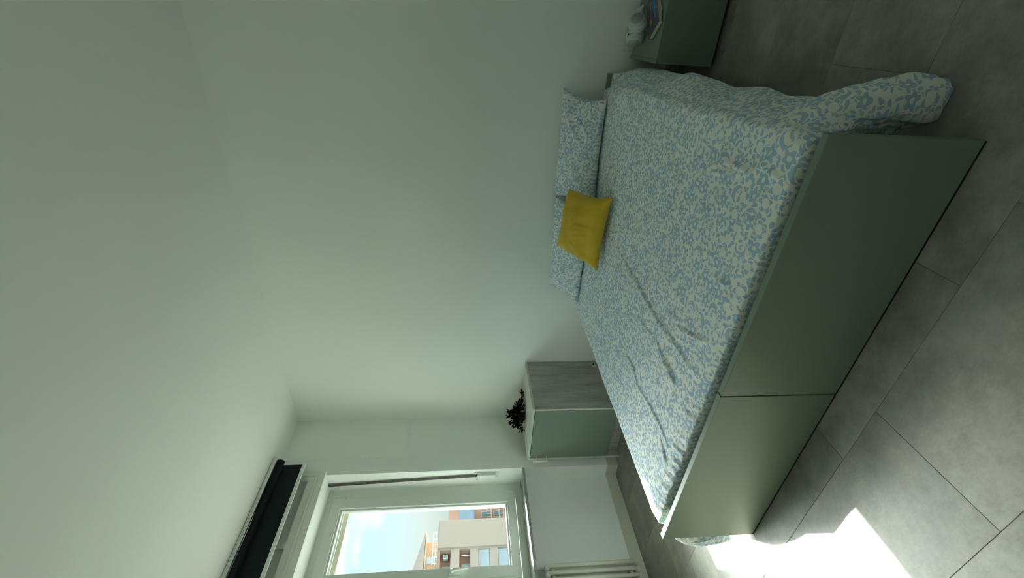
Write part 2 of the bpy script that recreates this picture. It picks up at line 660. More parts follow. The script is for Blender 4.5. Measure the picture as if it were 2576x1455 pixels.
# marble sill
tag(box('trim_1', (-3.36, NY0, 0.78), (XW + 0.004, NY1, 0.80), M['marble'], bevel=0.002), 'grey marble window sill', kind='structure')

# shutter box cover with recessed panels
trim2 = bpy.data.objects.new('trim_2', None)
link(trim2)
tag(trim2, 'white panelled shutter box cover above the window', kind='structure')
FX = XW + 0.024
bm = bmesh.new()
add_box(bm, (XW, 0.80, 2.337), (XW + 0.006, 2.31, 2.655))
panels = [(1.762, 2.218), (1.246, 1.716), (0.90, 1.200)]
ys = [0.80, 0.90, 1.200, 1.246, 1.716, 1.762, 2.218, 2.31]
for a, b in ((0.80, 0.90), (1.200, 1.246), (1.716, 1.762), (2.218, 2.31)):
    add_box(bm, (XW + 0.006, a, 2.452), (FX, b, 2.60))
add_box(bm, (XW + 0.006, 0.80, 2.337), (FX, 2.31, 2.452))
add_box(bm, (XW + 0.006, 0.80, 2.60), (FX, 2.31, 2.655))
obj('cover_board', bm, M['white_paint'], trim2)
bm = bmesh.new()
add_box(bm, (FX, 0.84, 2.387), (FX + 0.008, 2.277, 2.402), 0.003, 2)
add_box(bm, (FX, 2.264, 2.400), (FX + 0.008, 2.277, 2.62), 0.003, 2)
obj('moulding', bm, M['white_paint'], trim2)

# ------------------------------------------------------------------ window
XFR = -3.293
win = bpy.data.objects.new('window_1', None)
link(win)
tag(win, 'white double casement window', kind='structure')
boxes('window_frame', [
    ((-3.36, 2.20, 0.80), (XFR, NY1, 2.337)),
    ((-3.36, NY0, 0.80), (XFR, 0.912, 2.337)),
    ((-3.36, 0.912, 0.80), (XFR, 2.20, 0.852)),
    ((-3.36, 0.912, 2.292), (XFR, 2.20, 2.337)),
], M['white_pvc'], win)


def sash(y0, y1, z0, z1, gy0, gy1, gz0, gz1, handle):
    xb, xf = -3.345, -3.278
    bm = bmesh.new()
    add_box(bm, (xb, y0, z0), (xf, gy0, z1), 0.004)
    add_box(bm, (xb, gy1, z0), (xf, y1, z1), 0.004)
    add_box(bm, (xb, gy0 - 0.002, z0), (xf, gy1 + 0.002, gz0), 0.004)
    add_box(bm, (xb, gy0 - 0.002, gz1), (xf, gy1 + 0.002, z1), 0.004)
    s = obj('sash', bm, M['white_pvc'], win)
    bm = bmesh.new()
    b = 0.014
    add_box(bm, (-3.325, gy0 + 0.001, gz0 + 0.001), (-3.292, gy0 + b, gz1 - 0.001), 0.003)
    add_box(bm, (-3.325, gy1 - b, gz0 + 0.001), (-3.292, gy1 - 0.001, gz1 - 0.001), 0.003)
    add_box(bm, (-3.325, gy0 + b, gz0 + 0.001), (-3.292, gy1 - b, gz0 + b), 0.003)
    add_box(bm, (-3.325, gy0 + b, gz1 - b), (-3.292, gy1 - b, gz1 - 0.001), 0.003)
    obj('glazing_bead', bm, M['white_pvc'], s)
    box('pane', (-3.316, gy0 + 0.002, gz0 + 0.002), (-3.312, gy1 - 0.002, gz1 - 0.002), M['glass'], s)
    # hinges
    yh = y1 if handle == 'low' else y0
    for z in (z0 + 0.012, z1 - 0.095):
        bm = bmesh.new()
        add_tube(bm, [(XFR + 0.012, yh + 0.004, z), (XFR + 0.012, yh + 0.004, z + 0.075)], 0.008, 10)
        obj('hinge', bm, M['white_pvc'], s, smooth=True)
    return s


s1 = sash(1.562, 2.20, 0.858, 2.288, 1.632, 2.118, 0.926, 2.215, 'low')
s2 = sash(0.915, 1.555, 0.858, 2.288, 0.99, 1.485, 0.926, 2.215, 'high')
bm = bmesh.new()
add_box(bm, (-3.278, 1.586, 1.285), (-3.268, 1.616, 1.365), 0.004)
add_tube(bm, [(-3.270, 1.601, 1.345), (-3.236, 1.601, 1.345)], 0.010, 10)
add_tube(bm, [(-3.236, 1.601, 1.352), (-3.232, 1.602, 1.33), (-3.231, 1.606, 1.29), (-3.234, 1.612, 1.235)], [0.011, 0.0115, 0.010, 0.008], 10)
obj('handle', bm, M['white_pvc'], s1, smooth=True)

# roller shutter, nearly fully raised, outside the glass
sh = thing('roller_shutter', 'beige slatted roller shutter, rolled up to the top of the window', 'shutter', (-3.425, 1.55, 2.172))
for k in range(4):
    z0 = 2.176 + k * 0.042
    box('slat', (-0.006, -0.64, z0 - 2.172), (0.006, 0.645, z0 + 0.038 - 2.172), M['shutter'], sh, bevel=0.004)
box('guide_rail', (-0.015, 0.645, -1.37), (0.015, 0.655, 0.16), M['shutter'], sh)
box('guide_rail', (-0.015, -0.645, -1.37), (0.015, -0.64, 0.16), M['shutter'], sh)

# outside: sill and the slab above the window, seen only by the sun
tag(box('trim_3', (-3.56, 0.905, 0.755), (-3.36, 2.205, 0.785), M['outer']), 'pale outer window sill', kind='structure')
tag(box('trim_4', (-4.20, -1.6, 2.82), (XO, 4.0, 2.98), M['outer']), 'slab above the window outside', kind='structure')

# ------------------------------------------------------------------ roller blind (inside)
bl = thing('roller_blind', 'charcoal roller blind with white bottom bar, rolled up under the ceiling', 'blind', (-3.0, 2.35, 2.72))
L0, L1 = -1.55, -0.03
box('headrail', (-0.030, L0, -0.014), (0.048, 0.01, -0.004), M['white_pvc'], bl, bevel=0.003)
box('cover_strip', (0.044, L0, -0.030), (0.050, 0.01, -0.015), M['white_pvc'], bl, bevel=0.002)
lathe('roll', [(0.0, 0.0), (0.028, 0.0), (0.028, L1 - L0 + 0.02), (0.0, L1 - L0 + 0.02)], (0.012, L0, -0.050), (0, 1, 0), M['charcoal'], bl, 24)
lathe('end_cap', [(0.0, 0.0), (0.031, 0.0), (0.031, 0.008), (0.0, 0.008)], (0.012, -0.008, -0.050), (0, 1, 0), M['white_pvc'], bl, 24)
box('fabric', (-0.001, L0, -0.218), (0.001, L1 - 0.004, -0.06), M['charcoal'], bl)
box('bottom_bar', (-0.006, L0, -0.240), (0.010, L1 + 0.002, -0.216), M['white_pvc'], bl, bevel=0.003)
# pull cord loop beside the wall
pts = []
for k in range(31):
    f = k / 30.0
    z = -0.06 - f * 1.42
    gap = 0.020 * (1 - f) ** 1.2 + 0.001 + (0.007 * math.exp(-((f - 0.965) / 0.03) ** 2))
    pts.append((-0.074, 0.066 + gap * 0.5 + 0.006 * f, z))
pts2 = [(p[0], p[1] - (p[1] - 0.066 - 0.006 * k / 30.0) * 2.0, p[2]) for k, p in enumerate(pts)]
loop = pts + [(-0.074, 0.072, -1.50)] + pts2[::-1]
loop = [(x if i not in (0, len(loop) - 1) else 0.0 - 0.02, y if i not in (0, len(loop) - 1) else 0.012, z) for i, (x, y, z) in enumerate(loop)]
tube('pull_cord', loop, 0.0020, M['cord'], bl, 6)

# shutter strap and its winder on the side of the niche
st = thing('strap_winder', 'white strap winder with grey shutter strap beside the window', 'strap winder', (-3.16, NY1, 1.0))
bm = bmesh.new()
vs = []
for (x, z) in ((-0.053, 1.352), (0.003, 0.150)):
    for dx in (-0.0125, 0.0125):
        vs.append(bm.verts.new((x + dx, -0.012, z)))
        vs.append(bm.verts.new((x + dx, -0.0105, z)))
for f in ((0, 2, 6, 4), (1, 5, 7, 3), (0, 4, 5, 1), (2, 3, 7, 6), (0, 1, 3, 2), (4, 6, 7, 5)):
    bm.faces.new([vs[i] for i in f])
obj('strap', bm, M['strap'], st)
box('winder_plate', (-0.026, -0.006, -0.012), (0.030, 0.0, 0.190), M['white_pvc'], st, bevel=0.002)
box('winder_box', (-0.026, -0.030, 0.016), (0.030, -0.006, 0.160), M['white_pvc'], st, bevel=0.006)
box('strap_slot', (-0.014, -0.024, 0.158), (0.018, -0.006, 0.166), M['black'], st)
box('strap_guide', (-0.066, -0.020, 1.335), (-0.040, 0.0, 1.362), M['white_pvc'], st, bevel=0.003)

# ------------------------------------------------------------------ radiator
ra_ = thing('radiator', 'cream column radiator under the window sill', 'radiator', (-3.115, 1.50, 0.0))
for k in range(9):
    y = 0.022 - 0.0435 * k
    bm = bmesh.new()
    for x in (-0.05, 0.02):
        add_tube(bm, [(x, y, 0.100), (x, y, 0.705)], 0.0135, 12)
    for z, s in ((0.100, -1), (0.700, 1)):
        add_tube(bm, [(-0.052, y, z), (-0.03, y, z + s * 0.008), (0.0, y, z + s * 0.008), (0.022, y, z)], [0.015, 0.019, 0.019, 0.015], 12)
    obj('column', bm, M['radiator'], ra_, smooth=True)
for z in (0.135, 0.668):
    tube('header_tube', [(-0.015, 0.022, z), (-0.015, 0.022 - 0.0435 * 8, z)], 0.013, M['radiator'], ra_)
for z in (0.22, 0.58):
    box('wall_bracket', (-0.104, -0.06, z), (-0.05, -0.03, z + 0.02), M['radiator'], ra_)

# ------------------------------------------------------------------ bed frame
BX0, BX1, BY0, BY1, BH = -1.849, -0.181, 0.990, 2.826, 0.412
bed = thing('bed', 'low sage green bed with a two-panel footboard', 'bed', (-1.015, 1.9, 0.0))


def rel(p):
    return (p[0] + 1.015, p[1] - 1.9, p[2])


JX = -1.0145
for a, b in ((BX0, JX - 0.002), (JX + 0.002, BX1)):
    bm = bmesh.new()
    add_box(bm, rel((a, BY0, 0.0057)), rel((b, BY0 + 0.024, BH)), 0.0012, 1)
    obj('footboard_panel', bm, M['green'], bed)
box('headboard', rel((-1.79, BY1 - 0.024, 0.008)), rel((-0.225, BY1, 0.428)), M['green'], bed, bevel=0.0015)
box('side_rail', rel((-0.262, BY0 + 0.03, 0.008)), rel((-0.240, BY1 - 0.03, 0.30)), M['green'], bed, bevel=0.0015)
box('side_rail', rel((-1.80, BY0 + 0.03, 0.008)), rel((-1.778, BY1 - 0.03, 0.30)), M['green'], bed, bevel=0.0015)
box('mattress', rel((-1.765, BY0 + 0.055, 0.23)), rel((-0.285, BY1 - 0.06, 0.418)), M['mattress'], bed, bevel=0.03, seg=3)
box('slatted_base', rel((-1.776, BY0 + 0.03, 0.19)), rel((-0.264, BY1 - 0.03, 0.228)), M['mattress'], bed)
for a, b in ((BX0 + 0.001, JX - 0.002), (JX + 0.002, BX1 - 0.001)):
    box('base_strip', rel((a, BY0 + 0.0005, 0.0)), rel((b, BY0 + 0.022, 0.0055)), M['black'], bed)

# ------------------------------------------------------------------ bed sheet
ZT = 0.440


def lut(tab, v):
    tab = np.array(tab, dtype=float)
    o_ = np.argsort(tab[:, 0])
    return np.stack([np.interp(v, tab[o_, 0], tab[o_, k]) for k in range(1, tab.shape[1])], -1)


# rows: s is a row parameter, 2.80 (head) .. 1.03 (foot); below 1.03 the cloth is tucked down behind the footboard
s_rows = np.concatenate([np.linspace(2.795, 1.26, 250), np.linspace(1.255, 1.036, 60), np.linspace(1.030, 0.98, 10)])
y_row = np.maximum(s_rows, 1.034)
tuck = np.clip((1.032 - s_rows) / 0.052, 0, 1)          # 0..1 tucked
right_edge = lut([(2.80, -0.300), (2.60, -0.270), (2.466, -0.255), (2.29, -0.238), (1.87, -0.226), (1.61, -0.212),
                  (1.39, -0.198), (1.2, -0.186), (1.1, -0.185), (1.03, -0.200), (0.98, -0.215)], s_rows)[:, 0]
left_edge = np.full_like(s_rows, -1.808)
hemR = lut([(2.80, -0.232, 2.795, 0.40), (2.74, -0.205, 2.75, 0.335), (2.66, -0.178, 2.66, 0.295), (2.55, -0.172, 2.57, 0.262), (2.42, -0.170, 2.43, 0.255),
            (2.30, -0.168, 2.30, 0.256), (2.10, -0.159, 2.10, 0.252), (1.85, -0.156, 1.85, 0.246), (1.72, -0.160, 1.72, 0.254),
            (1.62, -0.148, 1.62, 0.243), (1.52, -0.141, 1.52, 0.252), (1.40, -0.148, 1.39, 0.266), (1.34, -0.140, 1.34, 0.24),
            (1.29, -0.136, 1.30, 0.225), (1.25, -0.141, 1.25, 0.194), (1.215, -0.112, 1.222, 0.135), (1.19, -0.080, 1.195, 0.082),
            (1.165, -0.056, 1.162, 0.045), (1.145, -0.058, 1.135, 0.030), (1.12, -0.087, 1.124, 0.010), (1.09, -0.148, 1.128, 0.010),
            (1.065, -0.180, 1.160, 0.030), (1.04, -0.196, 1.19, 0.050), (1.02, -0.210, 1.185, 0.120), (0.98, -0.22, 1.13, 0.20)], s_rows)
hemL = lut([(2.80, -1.860, 2.795, 0.20), (2.2, -1.875, 2.2, 0.14), (1.9, -1.862, 1.9, 0.12), (1.5, -1.880, 1.5, 0.12), (1.25, -1.890, 1.24, 0.11),
            (1.12, -1.915, 1.10, 0.08), (1.05, -1.940, 1.02, 0.055), (1.02, -1.930, 1.01, 0.075), (0.98, -1.90, 1.03, 0.11)], s_rows)
nR, nA, nT, nL = 40, 7, 300, 24
RA = 0.034


def smooth_noise(n, amp, length, seed):
    r = np.random.default_rng(seed)
    k = max(4, int(n / length))
    c = r.normal(size=k + 3)
    xx = np.linspace(0, k, n)
    return amp * np.interp(xx, np.arange(k + 3), c)


P = []
UV = []
nrow = len(s_rows)
waves = smooth_noise(nrow, 0.006, 14, 3)
kk = np.ones(9) / 9.0
waves = np.convolve(np.pad(waves, 4, mode='edge'), kk, 'valid')
v_acc = 0.0
for j in range(nrow):
    y = y_row[j]
    tk = tuck[j]
    ztop = ZT - 0.045 * tk - 0.010 * math.exp(-((y - 1.034) / 0.02) ** 2)
    xr, xl = right_edge[j], left_edge[j]
    T = np.array([xr, y, ztop - RA])
    H = hemR[j].copy()
    C = np.array([max(T[0], H[0] - 0.012) + 0.004 + waves[j], 0.55 * T[1] + 0.45 * H[1], 0.60 * T[2] + 0.40 * H[2]])
    sec = []
    for k in range(nR):
        f = k / (nR - 1)
        q = H * (1 - f) ** 2 + 2 * f * (1 - f) * C + T * f * f
        q = q + np.array([waves[j] * 1.3 * math.sin(math.pi * f), 0, 0])
        sec.append(q)
    for k in range(1, nA):
        a = math.pi / 2 * k / nA
        sec.append(np.array([xr - RA + RA * math.cos(a), y, ztop - RA + RA * math.sin(a)]))
    for k in range(nT):
        f = k / (nT - 1)
        sec.append(np.array([(xr - RA) * (1 - f) + (xl + RA) * f, y, ztop]))
    for k in range(1, nA):
        a = math.pi / 2 * k / nA
        sec.append(np.array([xl + RA - RA * math.sin(a), y, ztop - RA + RA * math.cos(a)]))
    T = np.array([xl, y, ztop - RA])
    H = hemL[j].copy()
    near = max(0.0, min(1.0, (1.30 - s_rows[j]) / 0.28))
    C = np.array([-1.868 - 0.15 * near + waves[j], y * (1 - near) + near * (0.5 * y + 0.5 * 0.955), 0.30])
    for k in range(nL):
        f = k / (nL - 1)
        sec.append(T * (1 - f) ** 2 + 2 * f * (1 - f) * C + H * f * f)
    sec = np.array(sec)
    P.append(sec)
P = np.array(P)                       # rows, cols, 3
nc = P.shape[1]
# arc-length UVs
du = np.linalg.norm(np.diff(P, axis=1), axis=2)
U = np.concatenate([np.zeros((nrow, 1)), np.cumsum(du, axis=1)], axis=1)
mid = nR + nA - 1 + nT // 2
U = U - U[:, mid:mid + 1]
dv = np.linalg.norm(np.diff(P[:, mid], axis=0), axis=1)
V = np.concatenate([[0], np.cumsum(dv)])
Vg = np.repeat(V[:, None], nc, 1)
dvr = np.linalg.norm(np.diff(P[:, 6], axis=0), axis=1)
Vr = np.concatenate([[0], np.cumsum(dvr)])
wcol = np.clip(1 - (np.arange(nc) - 4) / 40.0, 0, 1)[None, :]
wrow = np.clip((1.45 - s_rows) / 0.25, 0, 1)[:, None]
Vg = Vg * (1 - wcol * wrow) + (Vr[:, None] + (V[np.argmax(s_rows < 1.45)] - Vr[np.argmax(s_rows < 1.45)])) * wcol * wrow
UVs = np.stack([U, Vg], -1)
# fold lines that stand up from the top of the bed: (x, y) polylines, height, half width
creases = [
    ([(-1.008, 2.097), (-1.022, 1.877), (-1.037, 1.582), (-1.045, 1.444), (-1.028, 1.325), (-1.031, 1.179), (-1.016, 1.115)], 0.009, 0.008),
    ([(-1.009, 2.448), (-1.015, 2.224), (-1.008, 2.097)], 0.006, 0.007),
    ([(-0.959, 1.391), (-0.928, 1.282)], 0.007, 0.008),
    ([(-0.966, 1.32), (-0.927, 1.206), (-0.907, 1.165), (-0.882, 1.106)], 0.008, 0.008),
    ([(-1.168, 1.667), (-1.149, 1.571), (-1.138, 1.492)], 0.006, 0.006),
    ([(-1.124, 1.434), (-1.146, 1.333), (-1.147, 1.274), (-1.162, 1.21)], 0.007, 0.007),
    ([(-1.418, 1.704), (-1.404, 1.571), (-1.436, 1.485), (-1.415, 1.406)], 0.006, 0.007),
    ([(-0.63, 1.214), (-0.595, 1.192), (-0.564, 1.169)], 0.006, 0.008),
    ([(-0.679, 1.207), (-0.666, 1.141), (-0.656, 1.092)], 0.007, 0.008),
    ([(-0.743, 1.108), (-0.696, 1.074), (-0.673, 1.056)], 0.007, 0.008),
    ([(-0.779, 1.123), (-0.742, 1.101)], 0.006, 0.007),
    ([(-0.861, 1.44), (-0.813, 1.426), (-0.766, 1.402)], 0.005, 0.006),
    ([(-0.616, 1.11), (-0.594, 1.073), (-0.573, 1.032)], 0.006, 0.008),
    ([(-0.712, 1.105), (-0.685, 1.081), (-0.639, 1.058)], 0.006, 0.007),
    ([(-0.402, 1.433), (-0.366, 1.373), (-0.336, 1.309), (-0.311, 1.361)], 0.01, 0.009),
    ([(-0.337, 1.309), (-0.332, 1.243), (-0.33, 1.176)], 0.011, 0.009),
    ([(-0.33, 1.176), (-0.289, 1.14), (-0.247, 1.104)], 0.006, 0.007),
    ([(-0.526, 1.532), (-0.403, 1.411), (-0.372, 1.33), (-0.343, 1.199)], 0.009, 0.009),
    ([(-0.339, 1.872), (-0.346, 1.794), (-0.331, 1.688)], 0.005, 0.006),
    ([(-0.242, 2.059), (-0.257, 1.945), (-0.27, 1.841)], 0.006, 0.007),
    ([(-0.249, 1.652), (-0.227, 1.505)], 0.005, 0.006),
    ([(-0.222, 1.362), (-0.215, 1.283), (-0.213, 1.209)], 0.006, 0.007),
    ([(-0.302, 1.15), (-0.308, 1.088), (-0.315, 1.033)], 0.007, 0.008),
    ([(-0.215, 1.204), (-0.188, 1.179), (-0.173, 1.162)], 0.005, 0.007),
    ([(-0.608, 1.213), (-0.56, 1.199), (-0.465, 1.15), (-0.4, 1.111), (-0.349, 1.079)], 0.008, 0.008),
    ([(-0.456, 1.123), (-0.421, 1.05)], 0.006, 0.007),
    ([(-0.446, 1.058), (-0.443, 1.024), (-0.432, 0.994)], 0.006, 0.008),
    ([(-0.207, 1.054), (-0.221, 1.03), (-0.245, 1.002), (-0.26, 0.978)], 0.006, 0.008),
    ([(-1.444, 1.493), (-1.412, 1.344), (-1.407, 1.228), (-1.413, 1.169), (-1.419, 1.113)], 0.006, 0.007),
    ([(-1.454, 1.184), (-1.472, 1.119), (-1.494, 1.066)], 0.006, 0.006),
    ([(-1.17, 1.374), (-1.141, 1.272), (-1.165, 1.207)], 0.006, 0.007),
    ([(-1.039, 1.204), (-1.035, 1.153), (-1.025, 1.108)], 0.005, 0.006),
    ([(-1.069, 1.052), (-1.067, 1.015), (-1.069, 0.978)], 0.007, 0.007),
    ([(-1.187, 1.102), (-1.183, 1.051), (-1.146, 0.995)], 0.006, 0.007),
    ([(-1.406, 1.034), (-1.392, 0.997)], 0.006, 0.007)]
rc_ = random.Random(31)
for _ in range(60):
    cx_, cy_ = rc_.uniform(-1.72, -0.32), rc_.uniform(1.12, 2.5)
    an_ = rc_.gauss(math.radians(115), 0.7)
    ln_ = rc_.uniform(0.04, 0.16)
    bend = rc_.uniform(-0.5, 0.5)
    p_mid = (cx_ + ln_ * 0.5 * math.cos(an_), cy_ + ln_ * 0.5 * math.sin(an_))
    creases.append(([(cx_, cy_), p_mid, (p_mid[0] + ln_ * 0.5 * math.cos(an_ + bend), p_mid[1] + ln_ * 0.5 * math.sin(an_ + bend))],
                    rc_.uniform(0.002, 0.0045), rc_.uniform(0.006, 0.010)))
X, Y = P[:, :, 0], P[:, :, 1]
dz = np.zeros_like(X)
for pts_, A, W in creases:
    best = np.full(X.shape, 1e9)
    side = np.zeros_like(X)
    n_ = len(pts_)
    tot = sum(math.dist(pts_[i], pts_[i + 1]) for i in range(n_ - 1))
    acc = 0.0
    amp = np.zeros_like(X)
    for i in range(n_ - 1):
        ax, ay = pts_[i]
        bx, by = pts_[i + 1]
        ex, ey = bx - ax, by - ay
        ln = math.hypot(ex, ey) + 1e-9
        tt = np.clip(((X - ax) * ex + (Y - ay) * ey) / ln ** 2, 0, 1)
        dx, dy = X - (ax + tt * ex), Y - (ay + tt * ey)
        d = np.hypot(dx, dy)
        sg = ((X - ax) * ey - (Y - ay) * ex) / ln
        gl = (acc + tt * ln) / tot
        am = np.sin(np.pi * np.clip(gl * 0.94 + 0.03, 0, 1)) ** 0.5
        upd = d < best
        best = np.where(upd, d, best)
        side = np.where(upd, sg, side)
        amp = np.where(upd, am, amp)
        acc += ln
    w_eff = np.where(side > 0, W, W * 1.7)
    dz += 1.45 * A * amp * np.exp(-(best / (0.62 * w_eff)) ** 2)
# soft undulation of the cloth
und_ = np.zeros_like(X)
r_ = np.random.default_rng(11)
for _ in range(26):
    kx, ky = r_.normal(scale=9.0, size=2)
    und_ += np.sin(kx * X + ky * Y + r_.uniform(0, 6.28)) / 26 ** 0.5
for _ in range(30):
    kx, ky = r_.normal(scale=34.0, size=2)
    und_ += 0.22 * np.sin(kx * X + ky * Y + r_.uniform(0, 6.28)) / 30 ** 0.5
top_w = np.clip((P[:, :, 2] - (ZT - 0.05)) / 0.04, 0, 1)
foot_w = np.clip((Y - 1.03) / 0.05, 0.15, 1)
dz = 0.019 * np.tanh(dz / 0.019)
P[:, :, 2] += (dz + 0.0022 * und_) * top_w * foot_w
# ruffled gathers along the left half of the footboard
gather = np.clip((-0.95 - X) / 0.2, 0, 1) * np.exp(-((Y - 1.055) / 0.055) ** 2)
P[:, :, 2] += gather * top_w * (0.0030 * np.sin(X * 71 + 5 * np.sin(X * 13) + 24 * Y) + 0.0022 * np.sin(X * 127 + 4 * np.sin(X * 23) + Y * 70))
und2 = 0.0025 * und_ * (1 - top_w)
P[:, :, 0] += und2
tail_w = np.clip((1.27 - s_rows) / 0.05, 0, 1)[:, None] * np.clip(1 - (np.arange(nc) - 8) / 30.0, 0, 1)[None, :]
jj, ii = np.meshgrid(np.arange(nrow), np.arange(nc), indexing='ij')
fold = 0.0045 * np.sin(jj * 0.42 + ii * 0.10) + 0.0025 * np.sin(jj * 0.95 - ii * 0.23) + 0.003 * np.sin(jj * 0.2 + ii * 0.5)
P[:, :, 0] += fold * tail_w
P[:, :, 1] += 0.6 * fold * tail_w
P[:, :, 2] = np.maximum(P[:, :, 2], 0.006)
idx = np.arange(nrow * nc).reshape(nrow, nc)
faces = np.stack([idx[:-1, :-1], idx[:-1, 1:], idx[1:, 1:], idx[1:, :-1]], -1).reshape(-1, 4)
sheet = mobj('bed_sheet', P.reshape(-1, 3), faces.tolist(), M['floral'], None, True, UVs.reshape(-1, 2))
tag(sheet, 'pale bed sheet with blue flower print, draped over the bed', 'bed sheet')
sm = sheet.modifiers.new('thickness', 'SOLIDIFY')
sm.thickness = 0.002
sm.offset = 1.0


# ------------------------------------------------------------------ pillows and cushion
def pillow(name, corners, thick, mat, label, cat, group=None, seed=0, pinch=0.07, wr=0.006, creases_=(), power=0.42, n=56, uv_off=(0, 0), k1=7.0, back_k=1.0):
    c00, c10, c11, c01 = [np.array(c, float) for c in corners]    # bottom-left, bottom-right, top-right, top-left
    u = np.linspace(-1, 1, n)
    v = np.linspace(-1, 1, n)
    Ug, Vg_ = np.meshgrid(u, v)
    Ue = Ug * (1 - pinch * (1 - Vg_ ** 2) * Ug ** 2)
    Ve = Vg_ * (1 - pinch * (1 - Ug ** 2) * Vg_ ** 2)
    a = (Ue + 1) / 2
    b = (Ve + 1) / 2
    base = ((1 - a) * (1 - b))[..., None] * c00 + (a * (1 - b))[..., None] * c10 + (a * b)[..., None] * c11 + ((1 - a) * b)[..., None] * c01
    nrm = np.cross(c10 - c00, c01 - c00)
    nrm /= np.linalg.norm(nrm)
    prof = np.clip((1 - Ug ** 2), 0, 1) ** power * np.clip((1 - Vg_ ** 2), 0, 1) ** power
    r = np.random.default_rng(seed)
    nz = np.zeros_like(Ug)
    for _ in range(24):
        ka, kb = r.normal(scale=k1, size=2)
        nz += np.sin(ka * Ug + kb * Vg_ + r.uniform(0, 6.28)) / 24 ** 0.5
    w_m = np.linalg.norm(c10 - c00)
    h_m = np.linalg.norm(c01 - c00)
    # radial puckers running from the corners and seams
    cr = np.zeros_like(Ug)
    for (ua, va, ub, vb, A, W) in creases_:
        ex, ey = ub - ua, vb - va
        ln2 = ex * ex + ey * ey
        tt = np.clip(((Ug - ua) * ex + (Vg_ - va) * ey) / ln2, 0, 1)
        d = np.hypot(Ug - (ua + tt * ex), Vg_ - (va + tt * ey))
        cr += A * np.sin(np.pi * np.clip(tt * 0.9 + 0.08, 0, 1)) * np.exp(-(d / W) ** 2)
    edge = np.clip(prof * 2.2, 0, 1)
    front = base + nrm * (prof * thick / 2 + (wr * nz + cr) * edge)[..., None]
    back = base - nrm * (prof * thick / 2 * back_k + wr * 0.6 * nz * edge)[..., None]
    verts = np.concatenate([front.reshape(-1, 3), back.reshape(-1, 3)])
    i0 = np.arange(n * n).reshape(n, n)
    F = np.stack([i0[:-1, :-1], i0[:-1, 1:], i0[1:, 1:], i0[1:, :-1]], -1).reshape(-1, 4)
    B = np.stack([i0[:-1, :-1], i0[1:, :-1], i0[1:, 1:], i0[:-1, 1:]], -1).reshape(-1, 4) + n * n
    uvf = np.stack([Ue * w_m / 2 + uv_off[0], Ve * h_m / 2 + uv_off[1]], -1).reshape(-1, 2)
    o = mobj(name, verts, np.concatenate([F, B]).tolist(), mat, None, True, np.concatenate([uvf, uvf + 3.0]))
    bm = bmesh.new()
    bm.from_mesh(o.data)
    bmesh.ops.remove_doubles(bm, verts=bm.verts[:], dist=1e-5)
    bm.to_mesh(o.data)
    bm.free()
    tag(o, label, cat, group)
    return o


pillow('pillow', [(-0.985, 2.585, 0.452), (-0.345, 2.665, 0.452), (-0.312, 2.790, 0.686), (-0.968, 2.792, 0.676)], 0.125, M['floral'],
       'floral pillow nearer the nightstand, leaning on the wall', 'pillow', 'floral pillows', seed=2, wr=0.0055, uv_off=(5.1, 1.3), pinch=0.09, k1=6.0,
       creases_=((0.75, 0.9, -0.1, -0.7, 0.010, 0.05), (0.85, 0.75, 0.2, -0.9, 0.010, 0.05), (0.5, 0.5, -0.8, -0.3, 0.008, 0.06), (0.95, 0.5, 0.6, 0.3, -0.02, 0.12), (0.4, 0.85, 0.55, 0.3, 0.008, 0.05), (-0.2, 0.85, 0.0, 0.3, 0.007, 0.05)))
pillow('pillow', [(-1.735, 2.635, 0.452), (-1.000, 2.600, 0.452), (-0.968, 2.795, 0.668), (-1.665, 2.792, 0.634)], 0.115, M['floral'],
       'floral pillow nearer the window, partly behind the mustard cushion', 'pillow', 'floral pillows', seed=4, wr=0.003, uv_off=(8.3, 4.7), pinch=0.07, k1=5.0,
       creases_=((-0.9, 0.6, -0.2, -0.4, 0.007, 0.06), (0.2, 0.8, 0.5, -0.2, 0.006, 0.06)))
pillow('cushion', [(-1.243, 2.262, 0.468), (-0.776, 2.225, 0.470), (-0.842, 2.560, 0.632), (-1.225, 2.565, 0.664)], 0.18, M['mustard'],
       'square mustard yellow cushion propped against the pillows', 'cushion', seed=9, wr=0.0075, back_k=0.55, pinch=0.11, k1=5.5,
       creases_=((-0.02, 0.10, 0.10, -0.55, 0.012, 0.05), (0.14, 0.02, 0.22, -0.75, 0.014, 0.035), (-0.18, -0.02, -0.02, -0.75, 0.010, 0.04), (0.10, 0.25, 0.45, 0.0, 0.008, 0.05),
                 (-0.85, -0.85, -0.25, 0.5, 0.006, 0.07), (0.85, 0.85, 0.2, 0.4, 0.007, 0.06), (-0.85, 0.8, -0.5, 0.2, 0.006, 0.06), (0.85, -0.8, 0.45, -0.3, 0.006, 0.07)))

# ------------------------------------------------------------------ bedside cabinet by the window
CX0, CX1, CY0, CY1, CZ = -3.013, -2.440, 2.299, 2.824, 0.762
cab = thing('cabinet', 'grey wood bedside cabinet with a sage green door', 'cabinet', (CX0, CY0, 0))
W_, D_ = CX1 - CX0, CY1 - CY0
box('side_panel', (W_ - 0.018, 0.0, 0.0), (W_ - 0.003, D_, CZ - 0.019), M['wood'], cab, bevel=0.001)
box('side_panel', (0.0, 0.0, 0.0), (0.018, D_, CZ - 0.019), M['wood'], cab, bevel=0.001)
box('front_edge', (W_ - 0.018, -0.003, 0.0), (W_ - 0.003, -0.0002, CZ - 0.019), M['wood_edge'], cab)
box('front_edge', (0.0, -0.003, 0.0), (0.018, -0.0002, CZ - 0.019), M['wood_edge'], cab)
box('top_panel', (0.0, -0.003, CZ - 0.018), (W_, D_, CZ), M['wood_edge'], cab, bevel=0.001)
box('bottom_panel', (0.019, 0.02, 0.10), (W_ - 0.019, D_ - 0.006, 0.116), M['wood'], cab)
